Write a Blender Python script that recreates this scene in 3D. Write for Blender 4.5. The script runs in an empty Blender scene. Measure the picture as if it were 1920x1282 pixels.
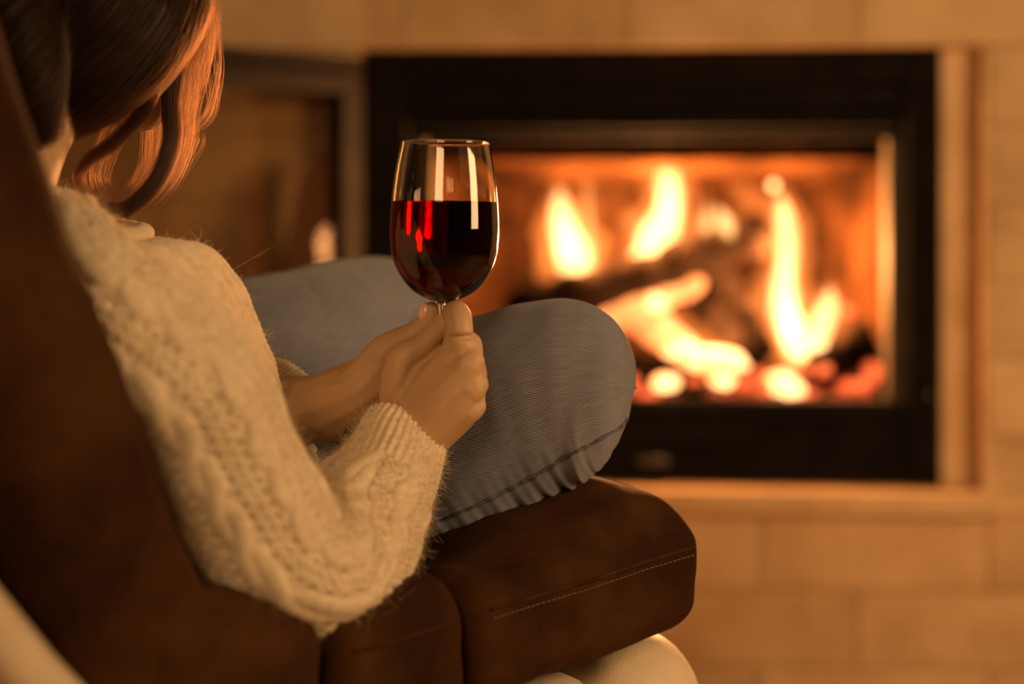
import bpy, bmesh, math, random
import numpy as np
from mathutils import Vector, Matrix, noise as mnoise
from mathutils.bvhtree import BVHTree

random.seed(7); rng = np.random.default_rng(7)
scene = bpy.context.scene
COL = scene.collection

# ------------------------------------------------------------------ camera, world, lights, exposure
FPX, CZ, HOR = 3330.0, 0.80, 378.0          # focal length in pixels of a 1920 wide frame, camera height, eye level row
cam_data = bpy.data.cameras.new('camera'); cam = bpy.data.objects.new('camera', cam_data); COL.objects.link(cam)
cam.location = (0, 0, CZ); cam.rotation_euler = (math.pi/2, 0, 0)
cam_data.sensor_width = 36; cam_data.lens = FPX/1920*36; cam_data.shift_y = -(641-HOR)/1920
cam_data.clip_start = 0.05
cam_data.dof.use_dof = True; cam_data.dof.focus_distance = 1.42; cam_data.dof.aperture_fstop = 2.0
scene.camera = cam
scene.view_settings.view_transform = 'Standard'; scene.view_settings.look = 'None'
scene.view_settings.exposure = 0.2; scene.view_settings.gamma = 1.0; scene.view_settings.use_curve_mapping = False
scene.cycles.use_denoising = True
scene.cycles.max_bounces = 12; scene.cycles.transmission_bounces = 12; scene.cycles.transparent_max_bounces = 24
scene.cycles.volume_bounces = 0; scene.cycles.sample_clamp_indirect = 6.0
scene.cycles.caustics_refractive = False; scene.cycles.caustics_reflective = False

world = bpy.data.worlds.new('dim_room'); scene.world = world; world.use_nodes = True
world.node_tree.nodes['Background'].inputs[0].default_value = (1.0, 0.55, 0.24, 1)
world.node_tree.nodes['Background'].inputs[1].default_value = 0.022

def lamp(name, kind, loc, power, color, size=0.1, target=None, size_y=None):
    d = bpy.data.lights.new(name, kind); o = bpy.data.objects.new(name, d); COL.objects.link(o)
    o.location = loc; d.energy = power; d.color = color
    if kind == 'AREA':
        d.size = size
        if size_y: d.shape = 'RECTANGLE'; d.size_y = size_y
    else: d.shadow_soft_size = size
    if target is not None:
        o.rotation_euler = (Vector(target)-Vector(loc)).to_track_quat('-Z', 'Y').to_euler()
    return o
WARM = (1.0, 0.575, 0.255)
lamp('room_lamp_right_offscreen', 'AREA', (2.0, 0.7, 1.25), 41.0, WARM, 0.8, (0.55, 2.8, 0.4))
lamp('room_lamp_behind_offscreen', 'AREA', (-0.5, -1.1, 1.7), 21.0, WARM, 0.8, (0.0, 1.5, 0.6))


def P(px, py, Z):
    return np.array([(px-960)/FPX*Z, Z, CZ-(py-HOR)/FPX*Z])

# fire light: sits among the flames inside the firebox
FIRE = (1.0, 0.40, 0.12)
for i, (px, py, Z, w) in enumerate([(1240, 390, 2.97, 36.0), (1490, 480, 2.95, 36.0), (1080, 440, 3.00, 22.0), (1320, 630, 2.88, 16.0)]):
    lamp('fire_glow', 'POINT', P(px, py, Z), w, FIRE, 0.05)

# ------------------------------------------------------------------ materials
def mat(name, build):
    m = bpy.data.materials.new(name); m.use_nodes = True
    nt = m.node_tree; nt.nodes.clear()
    out = nt.nodes.new('ShaderNodeOutputMaterial')
    build(nt, out)
    return m
def N(nt, t, **kw):
    n = nt.nodes.new(t)
    for k, v in kw.items():
        if k in n.inputs: n.inputs[k].default_value = v
        else: setattr(n, k, v)
    return n
def principled(nt, out, **kw):
    b = nt.nodes.new('ShaderNodeBsdfPrincipled')
    for k, v in kw.items(): b.inputs[k.replace('_', ' ')].default_value = v
    nt.links.new(b.outputs[0], out.inputs[0])
    return b
def ramp(nt, fac, stops):
    r = nt.nodes.new('ShaderNodeValToRGB'); nt.links.new(fac, r.inputs[0])
    el = r.color_ramp.elements
    while len(el) < len(stops): el.new(0.5)
    for e, (p, c) in zip(el, stops): e.position = p; e.color = (*c, 1)
    return r.outputs[0]
def bump(nt, b, height, strength, dist):
    bp = N(nt, 'ShaderNodeBump'); bp.inputs['Strength'].default_value = strength; bp.inputs['Distance'].default_value = dist
    nt.links.new(height, bp.inputs['Height']); nt.links.new(bp.outputs[0], b.inputs['Normal'])
def noise_tex(nt, scale, detail=4.0, rough=0.55, vec=None, coord='Object'):
    n = N(nt, 'ShaderNodeTexNoise'); n.inputs['Scale'].default_value = scale; n.inputs['Detail'].default_value = detail; n.inputs['Roughness'].default_value = rough
    if vec is None:
        tc = nt.nodes.new('ShaderNodeTexCoord'); vec = tc.outputs[coord]
    nt.links.new(vec, n.inputs['Vector'])
    return n.outputs['Fac']

def noisy(name, c0, c1, scale, rough=0.7, bumpd=0.0, bscale=None, sheen=0.0, spec=0.3, metal=0.0, lo=0.35, hi=0.65):
    def f(nt, out):
        b = principled(nt, out, Roughness=rough, Metallic=metal)
        b.inputs['Specular IOR Level'].default_value = spec
        if sheen: b.inputs['Sheen Weight'].default_value = sheen; b.inputs['Sheen Roughness'].default_value = 0.4; b.inputs['Sheen Tint'].default_value = (*c1, 1)
        nt.links.new(ramp(nt, noise_tex(nt, scale), [(lo, c0), (hi, c1)]), b.inputs['Base Color'])
        if bumpd: bump(nt, b, noise_tex(nt, bscale or scale*4), 0.6, bumpd)
    return mat(name, f)

def stone_f(nt, out):
    b = principled(nt, out, Roughness=0.62); b.inputs['Specular IOR Level'].default_value = 0.25
    oi = nt.nodes.new('ShaderNodeObjectInfo'); tc = nt.nodes.new('ShaderNodeTexCoord')
    add = N(nt, 'ShaderNodeVectorMath', operation='ADD'); nt.links.new(tc.outputs['Object'], add.inputs[0]); nt.links.new(oi.outputs['Random'], add.inputs[1])
    c = ramp(nt, noise_tex(nt, 7, 5, 0.6, add.outputs[0]), [(0.3, (0.47, 0.305, 0.15)), (0.5, (0.585, 0.395, 0.205)), (0.72, (0.685, 0.49, 0.265))])
    mx = N(nt, 'ShaderNodeMix', data_type='RGBA', blend_type='MULTIPLY'); mx.inputs['Factor'].default_value = 1
    nt.links.new(c, mx.inputs[6]); nt.links.new(ramp(nt, oi.outputs['Random'], [(0, (0.84, 0.82, 0.79)), (1, (1, 1, 1))]), mx.inputs[7])
    nt.links.new(mx.outputs[2], b.inputs['Base Color'])
    bump(nt, b, noise_tex(nt, 60, 4), 0.4, 0.002)
M = {}
M['stone'] = mat('beige_stone', stone_f)
M['mortar'] = noisy('stone_joint', (0.30, 0.17, 0.08), (0.38, 0.22, 0.10), 30)
M['floor'] = noisy('brown_floor', (0.16, 0.08, 0.035), (0.26, 0.14, 0.06), 6, 0.5)
M['black_steel'] = noisy('black_steel', (0.004, 0.003, 0.0025), (0.008, 0.006, 0.005), 20, 0.9, 0.0005, 200, spec=0.12)
M['grey_steel'] = noisy('dark_grey_steel', (0.02, 0.016, 0.012), (0.035, 0.027, 0.02), 20, 0.45, spec=0.35)
M['brass_steel'] = noisy('warm_bare_steel', (0.025, 0.018, 0.009), (0.04, 0.029, 0.015), 20, 0.6, spec=0.2)
M['firebrick'] = noisy('sooty_firebrick', (0.005, 0.0024, 0.0012), (0.032, 0.0130, 0.0050), 7, 1.0, 0.004, 25, spec=0.0, lo=0.35, hi=0.65)
M['char'] = noisy('charred_bark', (0.004, 0.0026, 0.0018), (0.015, 0.009, 0.006), 25, 1.0, 0.006, 45, spec=0.0)
M['suede'] = noisy('brown_suede', (0.024, 0.0085, 0.0022), (0.062, 0.024, 0.0065), 9, 0.85, 0.0006, 900, sheen=0.3, spec=0.1, lo=0.38, hi=0.62)
M['suede_seam'] = noisy('suede_seam', (0.03, 0.011, 0.003), (0.05, 0.02, 0.006), 40, 0.9, spec=0.1)
M['thread'] = noisy('tan_thread', (0.12, 0.06, 0.02), (0.16, 0.08, 0.03), 40, 0.8)
M['cream_leather'] = noisy('cream_leather', (0.52, 0.42, 0.29), (0.62, 0.51, 0.36), 14, 0.5, 0.0008, 350, spec=0.4)
M['cream_thread'] = noisy('cream_thread', (0.42, 0.32, 0.2), (0.46, 0.36, 0.24), 40, 0.8)

def skin_f(nt, out):
    b = principled(nt, out, Roughness=0.5)
    b.inputs['Specular IOR Level'].default_value = 0.35
    b.inputs['Subsurface Weight'].default_value = 0.25; b.inputs['Subsurface Radius'].default_value = (1.0, 0.35, 0.15); b.inputs['Subsurface Scale'].default_value = 0.006
    nt.links.new(ramp(nt, noise_tex(nt, 22, 5), [(0.3, (0.47, 0.30, 0.165)), (0.7, (0.56, 0.37, 0.215))]), b.inputs['Base Color'])
    bump(nt, b, noise_tex(nt, 700, 3), 0.25, 0.0006)
M['skin'] = mat('skin', skin_f)
M['nail'] = noisy('pale_pink_nail', (0.80, 0.46, 0.34), (0.86, 0.52, 0.40), 10, 0.22, spec=0.6)

def wool_f(nt, out):
    b = principled(nt, out, Roughness=0.9); b.inputs['Specular IOR Level'].default_value = 0.1
    b.inputs['Sheen Weight'].default_value = 0.35; b.inputs['Sheen Roughness'].default_value = 0.5; b.inputs['Sheen Tint'].default_value = (1, 0.9, 0.75, 1)
    nt.links.new(ramp(nt, noise_tex(nt, 120, 5), [(0.3, (0.63, 0.52, 0.36)), (0.7, (0.80, 0.70, 0.53))]), b.inputs['Base Color'])
    bump(nt, b, noise_tex(nt, 900, 4, 0.7), 0.5, 0.0012)
M['wool'] = mat('cream_wool', wool_f)
def fuzz_f(nt, out):
    d = N(nt, 'ShaderNodeBsdfDiffuse'); d.inputs[0].default_value = (0.80, 0.68, 0.50, 1)
    t = N(nt, 'ShaderNodeBsdfTranslucent'); t.inputs[0].default_value = (0.80, 0.66, 0.48, 1)
    m = N(nt, 'ShaderNodeMixShader'); m.inputs[0].default_value = 0.45
    nt.links.new(d.outputs[0], m.inputs[1]); nt.links.new(t.outputs[0], m.inputs[2]); nt.links.new(m.outputs[0], out.inputs[0])
M['fuzz'] = mat('wool_fuzz', fuzz_f)
def hair_f(nt, out):
    h = N(nt, 'ShaderNodeBsdfHairPrincipled')
    h.parametrization = 'COLOR'
    h.inputs['Color'].default_value = (0.016, 0.0056, 0.0022, 1); h.inputs['Roughness'].default_value = 0.32; h.inputs['Radial Roughness'].default_value = 0.45
    nt.links.new(h.outputs[0], out.inputs[0])
M['hair'] = mat('dark_brown_hair', hair_f)
M['scalp'] = noisy('dark_hair_underlayer', (0.010, 0.005, 0.003), (0.018, 0.009, 0.005), 60, 0.8, spec=0.1)

def denim_f(nt, out):
    b = principled(nt, out, Roughness=0.85); b.inputs['Specular IOR Level'].default_value = 0.15
    b.inputs['Sheen Weight'].default_value = 0.2; b.inputs['Sheen Roughness'].default_value = 0.5
    tc = nt.nodes.new('ShaderNodeTexCoord')
    mp = N(nt, 'ShaderNodeMapping'); nt.links.new(tc.outputs['UV'], mp.inputs[0]); mp.inputs['Rotation'].default_value = (0, 0, math.radians(34))
    wv = N(nt, 'ShaderNodeTexWave', wave_type='BANDS', bands_direction='X'); nt.links.new(mp.outputs[0], wv.inputs[0])
    wv.inputs['Scale'].default_value = 165; wv.inputs['Distortion'].default_value = 1.2; wv.inputs['Detail'].default_value = 2; wv.inputs['Detail Scale'].default_value = 1.5
    st = N(nt, 'ShaderNodeMapping'); nt.links.new(tc.outputs['UV'], st.inputs[0]); st.inputs['Scale'].default_value = (260, 12, 1)
    streak = noise_tex(nt, 4, 4, 0.6, st.outputs[0])
    big = noise_tex(nt, 9, 4, 0.6)
    c1 = ramp(nt, streak, [(0.25, (0.145, 0.165, 0.220)), (0.75, (0.31, 0.325, 0.385))])
    mx = N(nt, 'ShaderNodeMix', data_type='RGBA', blend_type='MULTIPLY'); mx.inputs['Factor'].default_value = 1
    nt.links.new(c1, mx.inputs[6]); nt.links.new(ramp(nt, wv.outputs['Fac'], [(0.0, (0.62, 0.64, 0.70)), (1.0, (1.05, 1.03, 1.0))]), mx.inputs[7])
    m2 = N(nt, 'ShaderNodeMix', data_type='RGBA', blend_type='MULTIPLY'); m2.inputs['Factor'].default_value = 1
    nt.links.new(mx.outputs[2], m2.inputs[6]); nt.links.new(ramp(nt, big, [(0.3, (0.8, 0.8, 0.82)), (0.7, (1.1, 1.08, 1.05))]), m2.inputs[7])
    nt.links.new(m2.outputs[2], b.inputs['Base Color'])
    bump(nt, b, wv.outputs['Fac'], 0.5, 0.0006)
M['denim'] = mat('washed_denim', denim_f)
M['denim_dark'] = noisy('denim_seam', (0.06, 0.07, 0.09), (0.13, 0.145, 0.17), 200, 0.9, spec=0.1)

def glass_f(nt, out):
    b = N(nt, 'ShaderNodeBsdfGlass'); b.inputs['IOR'].default_value = 1.48; b.inputs['Roughness'].default_value = 0.0; b.inputs[0].default_value = (0.99, 0.985, 0.97, 1)
    nt.links.new(b.outputs[0], out.inputs[0])
M['glass'] = mat('clear_glass', glass_f)
def wine_mat(name, ior):
    def f(nt, out):
        b = N(nt, 'ShaderNodeBsdfGlass'); b.inputs['IOR'].default_value = ior; b.inputs['Roughness'].default_value = 0.0
        nt.links.new(b.outputs[0], out.inputs[0])
        v = N(nt, 'ShaderNodeVolumeAbsorption'); v.inputs['Color'].default_value = (0.93, 0.0, 0.30, 1); v.inputs['Density'].default_value = 640
        nt.links.new(v.outputs[0], out.inputs['Volume'])
    return mat(name, f)
M['wine'] = wine_mat('red_wine_against_glass', 1.34/1.48)      # wine touching the inside of the glass
M['wine_top'] = wine_mat('red_wine_surface', 1.34)             # wine surface open to the air

def doorglass_f(nt, out):
    tr = N(nt, 'ShaderNodeBsdfTransparent'); tr.inputs[0].default_value = (0.90, 0.86, 0.80, 1)
    gl = N(nt, 'ShaderNodeBsdfGlossy'); gl.inputs['Roughness'].default_value = 0.03
    fr = N(nt, 'ShaderNodeFresnel'); geo = N(nt, 'ShaderNodeNewGeometry'); ior = N(nt, 'ShaderNodeMath', operation='MULTIPLY_ADD'); nt.links.new(geo.outputs['Backfacing'], ior.inputs[0]); ior.inputs[1].default_value = -0.8333; ior.inputs[2].default_value = 1.5; nt.links.new(ior.outputs[0], fr.inputs[0])   # both faces of the pane reflect alike
    m = N(nt, 'ShaderNodeMixShader'); nt.links.new(fr.outputs[0], m.inputs[0]); nt.links.new(tr.outputs[0], m.inputs[1]); nt.links.new(gl.outputs[0], m.inputs[2])
    so = N(nt, 'ShaderNodeBsdfDiffuse'); so.inputs[0].default_value = (0.012, 0.006, 0.0035, 1)
    tc = nt.nodes.new('ShaderNodeTexCoord'); sp = N(nt, 'ShaderNodeSeparateXYZ'); nt.links.new(tc.outputs['Object'], sp.inputs[0])
    # soot stain: an arch that grows from the hinge edge, wider towards the bottom (object x = from hinge, z = height)
    zz = N(nt, 'ShaderNodeMapRange'); nt.links.new(sp.outputs['Z'], zz.inputs[0])
    zz.inputs['From Min'].default_value = 0.66; zz.inputs['From Max'].default_value = 0.92; zz.inputs['To Min'].default_value = 0.185; zz.inputs['To Max'].default_value = 0.09
    zt = N(nt, 'ShaderNodeMapRange'); nt.links.new(sp.outputs['Z'], zt.inputs[0])
    zt.inputs['From Min'].default_value = 0.84; zt.inputs['From Max'].default_value = 0.925; zt.inputs['To Min'].default_value = 0.0; zt.inputs['To Max'].default_value = 0.22
    sq = N(nt, 'ShaderNodeMath', operation='POWER'); nt.links.new(zt.outputs[0], sq.inputs[0]); sq.inputs[1].default_value = 1.4
    s1 = N(nt, 'ShaderNodeMath', operation='SUBTRACT'); nt.links.new(zz.outputs[0], s1.inputs[0]); nt.links.new(sq.outputs[0], s1.inputs[1])
    s2 = N(nt, 'ShaderNodeMath', operation='SUBTRACT'); nt.links.new(s1.outputs[0], s2.inputs[0]); nt.links.new(sp.outputs['X'], s2.inputs[1])
    nn = noise_tex(nt, 9, 3)
    a = N(nt, 'ShaderNodeMath', operation='MULTIPLY_ADD'); nt.links.new(nn, a.inputs[0]); a.inputs[1].default_value = 0.04; nt.links.new(s2.outputs[0], a.inputs[2])
    mr = N(nt, 'ShaderNodeMapRange'); nt.links.new(a.outputs[0], mr.inputs[0]); mr.inputs['From Min'].default_value = 0.0; mr.inputs['From Max'].default_value = 0.035; mr.inputs['To Min'].default_value = 0.02; mr.inputs['To Max'].default_value = 0.93
    m2 = N(nt, 'ShaderNodeMixShader'); nt.links.new(mr.outputs[0], m2.inputs[0]); nt.links.new(m.outputs[0], m2.inputs[1]); nt.links.new(so.outputs[0], m2.inputs[2])
    nt.links.new(m2.outputs[0], out.inputs[0])
M['door_glass'] = mat('sooty_door_glass', doorglass_f)

def flame_mat(name, color, strength):
    def f(nt, out):
        e = N(nt, 'ShaderNodeEmission'); e.inputs[0].default_value = (*color, 1); e.inputs[1].default_value = strength
        nt.links.new(e.outputs[0], out.inputs['Volume'])
    return mat(name, f)
M['flame_outer'] = flame_mat('flame_orange', (1.0, 0.25, 0.045), 12)
M['flame_dim'] = flame_mat('flame_dim_orange', (1.0, 0.20, 0.035), 2.2)
M['flame_core'] = flame_mat('flame_core', (1.0, 0.50, 0.17), 110)
def ember_mat(name, hot, cold, strength, lo=0.42, hi=0.6, scale=30):
    def f(nt, out):
        b = principled(nt, out, Roughness=0.9)
        b.inputs['Base Color'].default_value = (0.02, 0.01, 0.007, 1)
        n = noise_tex(nt, scale, 3)
        nt.links.new(ramp(nt, n, [(lo, cold), (hi, hot)]), b.inputs['Emission Color']); b.inputs['Emission Strength'].default_value = strength
    return mat(name, f)
M['ember_white'] = ember_mat('white_hot_ember', (1.0, 0.55, 0.2), (1.0, 0.25, 0.06), 4.0)
M['ember_red'] = ember_mat('red_ember', (1.0, 0.13, 0.03), (0.4, 0.03, 0.01), 1.6)
M['ember_dull'] = ember_mat('dull_ember', (0.9, 0.09, 0.02), (0.02, 0.004, 0.002), 0.7)
M['ember_log'] = ember_mat('glowing_log', (1.0, 0.34, 0.09), (0.75, 0.10, 0.025), 2.2, 0.38, 0.62, 22)

# ------------------------------------------------------------------ mesh helpers
def mesh_obj(name, verts, faces, m=None, parent=None, smooth=True, uv=None):
    me = bpy.data.meshes.new(name)
    me.from_pydata([tuple(map(float, v)) for v in verts], [], [tuple(int(i) for i in f) for f in faces])
    if smooth: me.shade_smooth()
    if uv is not None:
        lay = me.uv_layers.new(name='UVMap')
        idx = np.empty(len(me.loops), dtype=np.int32); me.loops.foreach_get('vertex_index', idx)
        lay.data.foreach_set('uv', np.asarray(uv, dtype=np.float32)[idx].ravel())
    if m: me.materials.append(m)
    o = bpy.data.objects.new(name, me); COL.objects.link(o)
    if parent: o.parent = parent
    return o
def empty(name, loc=(0, 0, 0), rz=0.0):
    o = bpy.data.objects.new(name, None); COL.objects.link(o); o.location = loc; o.rotation_euler = (0, 0, rz)
    return o
def tag(o, label=None, category=None, group=None, kind=None):
    for k, v in (('label', label), ('category', category), ('group', group), ('kind', kind)):
        if v: o[k] = v
    return o
class MB:
    def __init__(s): s.v = []; s.f = []; s.uv = []; s.n = 0
    def add(s, v, f, uv=None):
        v = np.asarray(v, float); s.v.append(v); s.uv.append(np.zeros((len(v), 2)) if uv is None else np.asarray(uv, float))
        s.f += [tuple(i+s.n for i in q) for q in f]; s.n += len(v)
        return s
    def box(s, x0, x1, y0, y1, z0, z1):
        v = [(x, y, z) for z in (z0, z1) for y in (y0, y1) for x in (x0, x1)]
        return s.add(v, [(0, 2, 3, 1), (4, 5, 7, 6), (0, 1, 5, 4), (2, 6, 7, 3), (0, 4, 6, 2), (1, 3, 7, 5)])
    def build(s, name, m=None, parent=None, smooth=True, bevel=0.0):
        o = mesh_obj(name, np.concatenate(s.v), s.f, m, parent, smooth, np.concatenate(s.uv))
        if bevel:
            b = o.modifiers.new('bevel', 'BEVEL'); b.width = bevel; b.segments = 2; b.limit_method = 'ANGLE'
            o.data.shade_flat()
        return o
def catmull(pts, n):
    pts = np.asarray(pts, float)
    if len(pts) == 2: return pts[0]+(pts[1]-pts[0])*np.linspace(0, 1, n)[:, None]
    p = np.vstack([2*pts[0]-pts[1], pts, 2*pts[-1]-pts[-2]])
    seg = np.linalg.norm(np.diff(pts[:, :3], axis=0), axis=1)+1e-9; cum = np.r_[0, np.cumsum(seg)]
    out = []
    for d in np.linspace(0, cum[-1], n):
        i = min(np.searchsorted(cum, d, side='right')-1, len(seg)-1); t = (d-cum[i])/seg[i]
        a, b, c, e = p[i], p[i+1], p[i+2], p[i+3]
        out.append(0.5*(2*b+(c-a)*t+(2*a-5*b+4*c-e)*t*t+(3*b-a-3*c+e)*t**3))
    return np.array(out)
def frames(c, up):
    t = np.gradient(c, axis=0); t /= np.linalg.norm(t, axis=1)[:, None]+1e-12
    u = np.asarray(up, float); u = np.broadcast_to(u, c.shape).copy()
    u -= (u*t).sum(1)[:, None]*t; u /= np.linalg.norm(u, axis=1)[:, None]+1e-12
    return t, u, np.cross(t, u)
def tube(path, up=(0, 0, 1), n=24, seg=16, caps=True, disp=None, aspect=1.0):
    """path rows: x, y, z, r  -> verts, faces, uv (metres). disp(theta 0..1, v metres, radius) -> outward offset"""
    q = catmull(path, n); c = q[:, :3]; r = q[:, 3]
    asp = q[:, 4] if q.shape[1] > 4 else np.full(n, aspect)
    t, u, w = frames(c, up)
    L = np.r_[0, np.cumsum(np.linalg.norm(np.diff(c, axis=0), axis=1))]
    th = np.arange(seg)/seg
    R = np.repeat(r[:, None], seg, 1)
    TH, LL = np.meshgrid(th, L)
    if disp is not None: R = R+disp(TH, LL, R)
    co, si = np.cos(2*np.pi*TH), np.sin(2*np.pi*TH)
    v = c[:, None, :]+(R*co)[..., None]*u[:, None, :]+(R*si*asp[:, None])[..., None]*w[:, None, :]
    verts = v.reshape(-1, 3); uv = np.stack([TH*2*np.pi*r.mean(), LL], -1).reshape(-1, 2)
    f = []
    for i in range(n-1):
        for j in range(seg):
            k = (j+1) % seg
            f.append((i*seg+j, i*seg+k, (i+1)*seg+k, (i+1)*seg+j))
    if caps:
        a = len(verts); add = []
        for i0, sgn in ((0, -1), (n-1, 1)):
            base = verts[i0*seg:(i0+1)*seg]; cc = c[i0]; prev = list(range(i0*seg, (i0+1)*seg))
            for lv in (0.5, 0.8):
                ring = cc+(base-cc)*math.cos(lv*math.pi/2)+sgn*t[i0]*r[i0]*math.sin(lv*math.pi/2)
                cur = list(range(a+len(add), a+len(add)+seg)); add += list(ring)
                for j in range(seg):
                    k = (j+1) % seg
                    f.append((prev[j], prev[k], cur[k], cur[j]) if sgn > 0 else (prev[k], prev[j], cur[j], cur[k]))
                prev = cur
            add.append(cc+sgn*t[i0]*r[i0]); ip = a+len(add)-1
            for j in range(seg):
                k = (j+1) % seg
                f.append((prev[j], prev[k], ip) if sgn > 0 else (prev[k], prev[j], ip))
        verts = np.vstack([verts, np.array(add)]); uv = np.vstack([uv]+[np.vstack([uv[i0*seg:(i0+1)*seg]+np.array([0, dl]) for dl in (0.4*r[i0]*sg_, 0.7*r[i0]*sg_)]+[uv[i0*seg:i0*seg+1]]) for i0, sg_ in ((0, -1), (n-1, 1))])
    return verts, f, uv
def pathpx(rows):   # (px, py, depth, radius[, aspect]) -> x, y, z, r
    return np.array([[*P(a[0], a[1], a[2]), *a[3:]] for a in rows])
def ellipsoid(c, ax, n=16):
    """ax: 3 rows of half axes vectors"""
    v = []; f = []
    for i in range(n+1):
        a = math.pi*i/n
        for j in range(2*n):
            b = math.pi*j/n
            v.append(np.asarray(c)+math.sin(a)*math.cos(b)*ax[0]+math.sin(a)*math.sin(b)*ax[1]+math.cos(a)*ax[2])
    for i in range(n):
        for j in range(2*n):
            k = (j+1) % (2*n); f.append((i*2*n+j, (i+1)*2*n+j, (i+1)*2*n+k, i*2*n+k))
    return np.array(v), f
def roundbox(hx, hy, hz, r, n=24):
    h = np.array([hx, hy, hz]); v = []; f = []; key = {}
    g = np.linspace(-1, 1, n+1); g = np.sign(g)*np.abs(g)**0.75
    def vid(p):
        k = tuple(np.round(p, 5))
        if k not in key:
            q = np.array(p)*h; inn = np.clip(q, -(h-r), h-r); d = q-inn
            key[k] = len(v); v.append(inn+r*d/(np.linalg.norm(d)+1e-12))
        return key[k]
    for ax in range(3):
        for sg in (-1, 1):
            for i in range(n):
                for j in range(n):
                    q = []
                    for a, b in ((i, j), (i+1, j), (i+1, j+1), (i, j+1)):
                        p = [0, 0, 0]; p[ax] = sg; p[(ax+1) % 3] = g[a]; p[(ax+2) % 3] = g[b]; q.append(vid(p))
                    f.append(tuple(q) if sg > 0 else tuple(reversed(q)))
    return np.array(v), f
def nz(p, s=1.0):
    return mnoise.noise(Vector((p[0]*s, p[1]*s, p[2]*s)))
def rumple(v, amp, scale, seed=0.0):
    v = np.asarray(v); d = np.array([[nz(p+seed, scale), nz(p+seed+31.7, scale), nz(p+seed+71.3, scale)] for p in v])
    return v+d*amp
def fused(parts, voxel, smooth_iter, name='tmp'):
    """union of closed shapes as one continuous skin -> verts, faces"""
    mb = MB()
    for p in parts: mb.add(p[0], p[1])
    o = mb.build(name)
    md = o.modifiers.new('r', 'REMESH'); md.mode = 'VOXEL'; md.voxel_size = voxel; md.use_smooth_shade = True
    sm = o.modifiers.new('s', 'SMOOTH'); sm.factor = 0.5; sm.iterations = smooth_iter
    dg = bpy.context.evaluated_depsgraph_get(); dg.update()
    me = bpy.data.meshes.new_from_object(o.evaluated_get(dg))
    v = np.empty(3*len(me.vertices)); me.vertices.foreach_get('co', v)
    f = [tuple(p.vertices) for p in me.polygons]
    bpy.data.objects.remove(o); bpy.data.meshes.remove(me)
    return v.reshape(-1, 3), f
def strands(name, curves, radius, m, parent, tip=0.3):
    """curves: array n x k x 3"""
    cv = bpy.data.hair_curves.new(name); n, k, _ = curves.shape
    cv.add_curves([k]*n)
    cv.attributes['position'].data.foreach_set('vector', curves.astype(np.float32).ravel())
    ra = cv.attributes.get('radius') or cv.attributes.new('radius', 'FLOAT', 'POINT')
    rad = np.linspace(1, tip, k)[None, :]*np.broadcast_to(np.asarray(radius, float).reshape(-1, 1), (n, 1))
    ra.data.foreach_set('value', rad.astype(np.float32).ravel())
    cv.materials.append(m)
    o = bpy.data.objects.new(name, cv); COL.objects.link(o); o.parent = parent
    return o

# ------------------------------------------------------------------ fireplace wall (local frame: x along wall, y out of the room, z up)
YAW = math.radians(-4.0)
W0 = P(1770, HOR, 2.80); W0[2] = 0
wall = MB()
OL, OR, OB, OT = -0.93, 0.059, 0.345, 1.046       # opening in the stone
UL, UR, ZT = -2.2, 1.3, 1.85
for (a, b, c, d) in ((UL, OL, 0, ZT), (OR, UR, 0, ZT), (OL, OR, 0, OB), (OL, OR, OT, ZT)):
    wall.box(a, b, 0.006, 0.70, c, d)
wall_o = wall.build('wall_back', M['mortar'], smooth=False); tag(wall_o, 'beige stone tiled chimney wall around the fireplace', None, None, 'structure')
wall_o.location = W0; wall_o.rotation_euler = (0, 0, YAW)
def cut(r, h):
    x0, x1, z0, z1 = r; a, b, c, d = h
    if x1 <= a or x0 >= b or z1 <= c or z0 >= d: return [r]
    o = []
    if z0 < c: o.append((x0, x1, z0, c)); z0 = c
    if z1 > d: o.append((x0, x1, d, z1)); z1 = d
    if x0 < a: o.append((x0, a, z0, z1))
    if x1 > b: o.append((b, x1, z0, z1))
    return o
TH_, TW_ = 0.1225, 0.36
row = 0; z = OB-0.037-5*TH_
z0s = []
while z < ZT:
    x = UL-0.02+(0.155 if row % 2 else 0.0)-0.36+0.13
    while x < UR:
        r = (max(x, UL), min(x+TW_, UR), max(z, 0), min(z+TH_, ZT))
        if r[1]-r[0] > 0.02 and r[3]-r[2] > 0.02:
            for q in cut(r, (OL, OR, OB, OT)):
                if q[1]-q[0] < 0.006 or q[3]-q[2] < 0.006: continue
                g = 0.0011; dz = random.uniform(-0.0007, 0.0007)
                MB().box(q[0]+g, q[1]-g, dz, 0.012, q[2]+g, q[3]-g).build('tile', M['stone'], wall_o, False, 0.0012)
        x += TW_
    z += TH_; row += 1
# stone reveal strip beside the insert and the projecting ledge below it
MB().box(0.001, OR-0.001, 0.032, 0.08, OB, OT-0.001).build('reveal_stone', M['stone'], wall_o, False, 0.001)
sill = MB().box(OL-0.04, 0.092, -0.022, 0.075, OB-0.038, OB-0.001).build('trim_1', M['stone'], None, False, 0.003)
sill.location = W0; sill.rotation_euler = (0, 0, YAW); tag(sill, 'pale stone ledge under the fireplace insert', None, None, 'structure')
fl = MB().box(-3, 3, -2.2, 3.6, -0.05, 0).build('floor', M['floor'], None, False); tag(fl, 'brown floor', None, None, 'structure')

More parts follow.
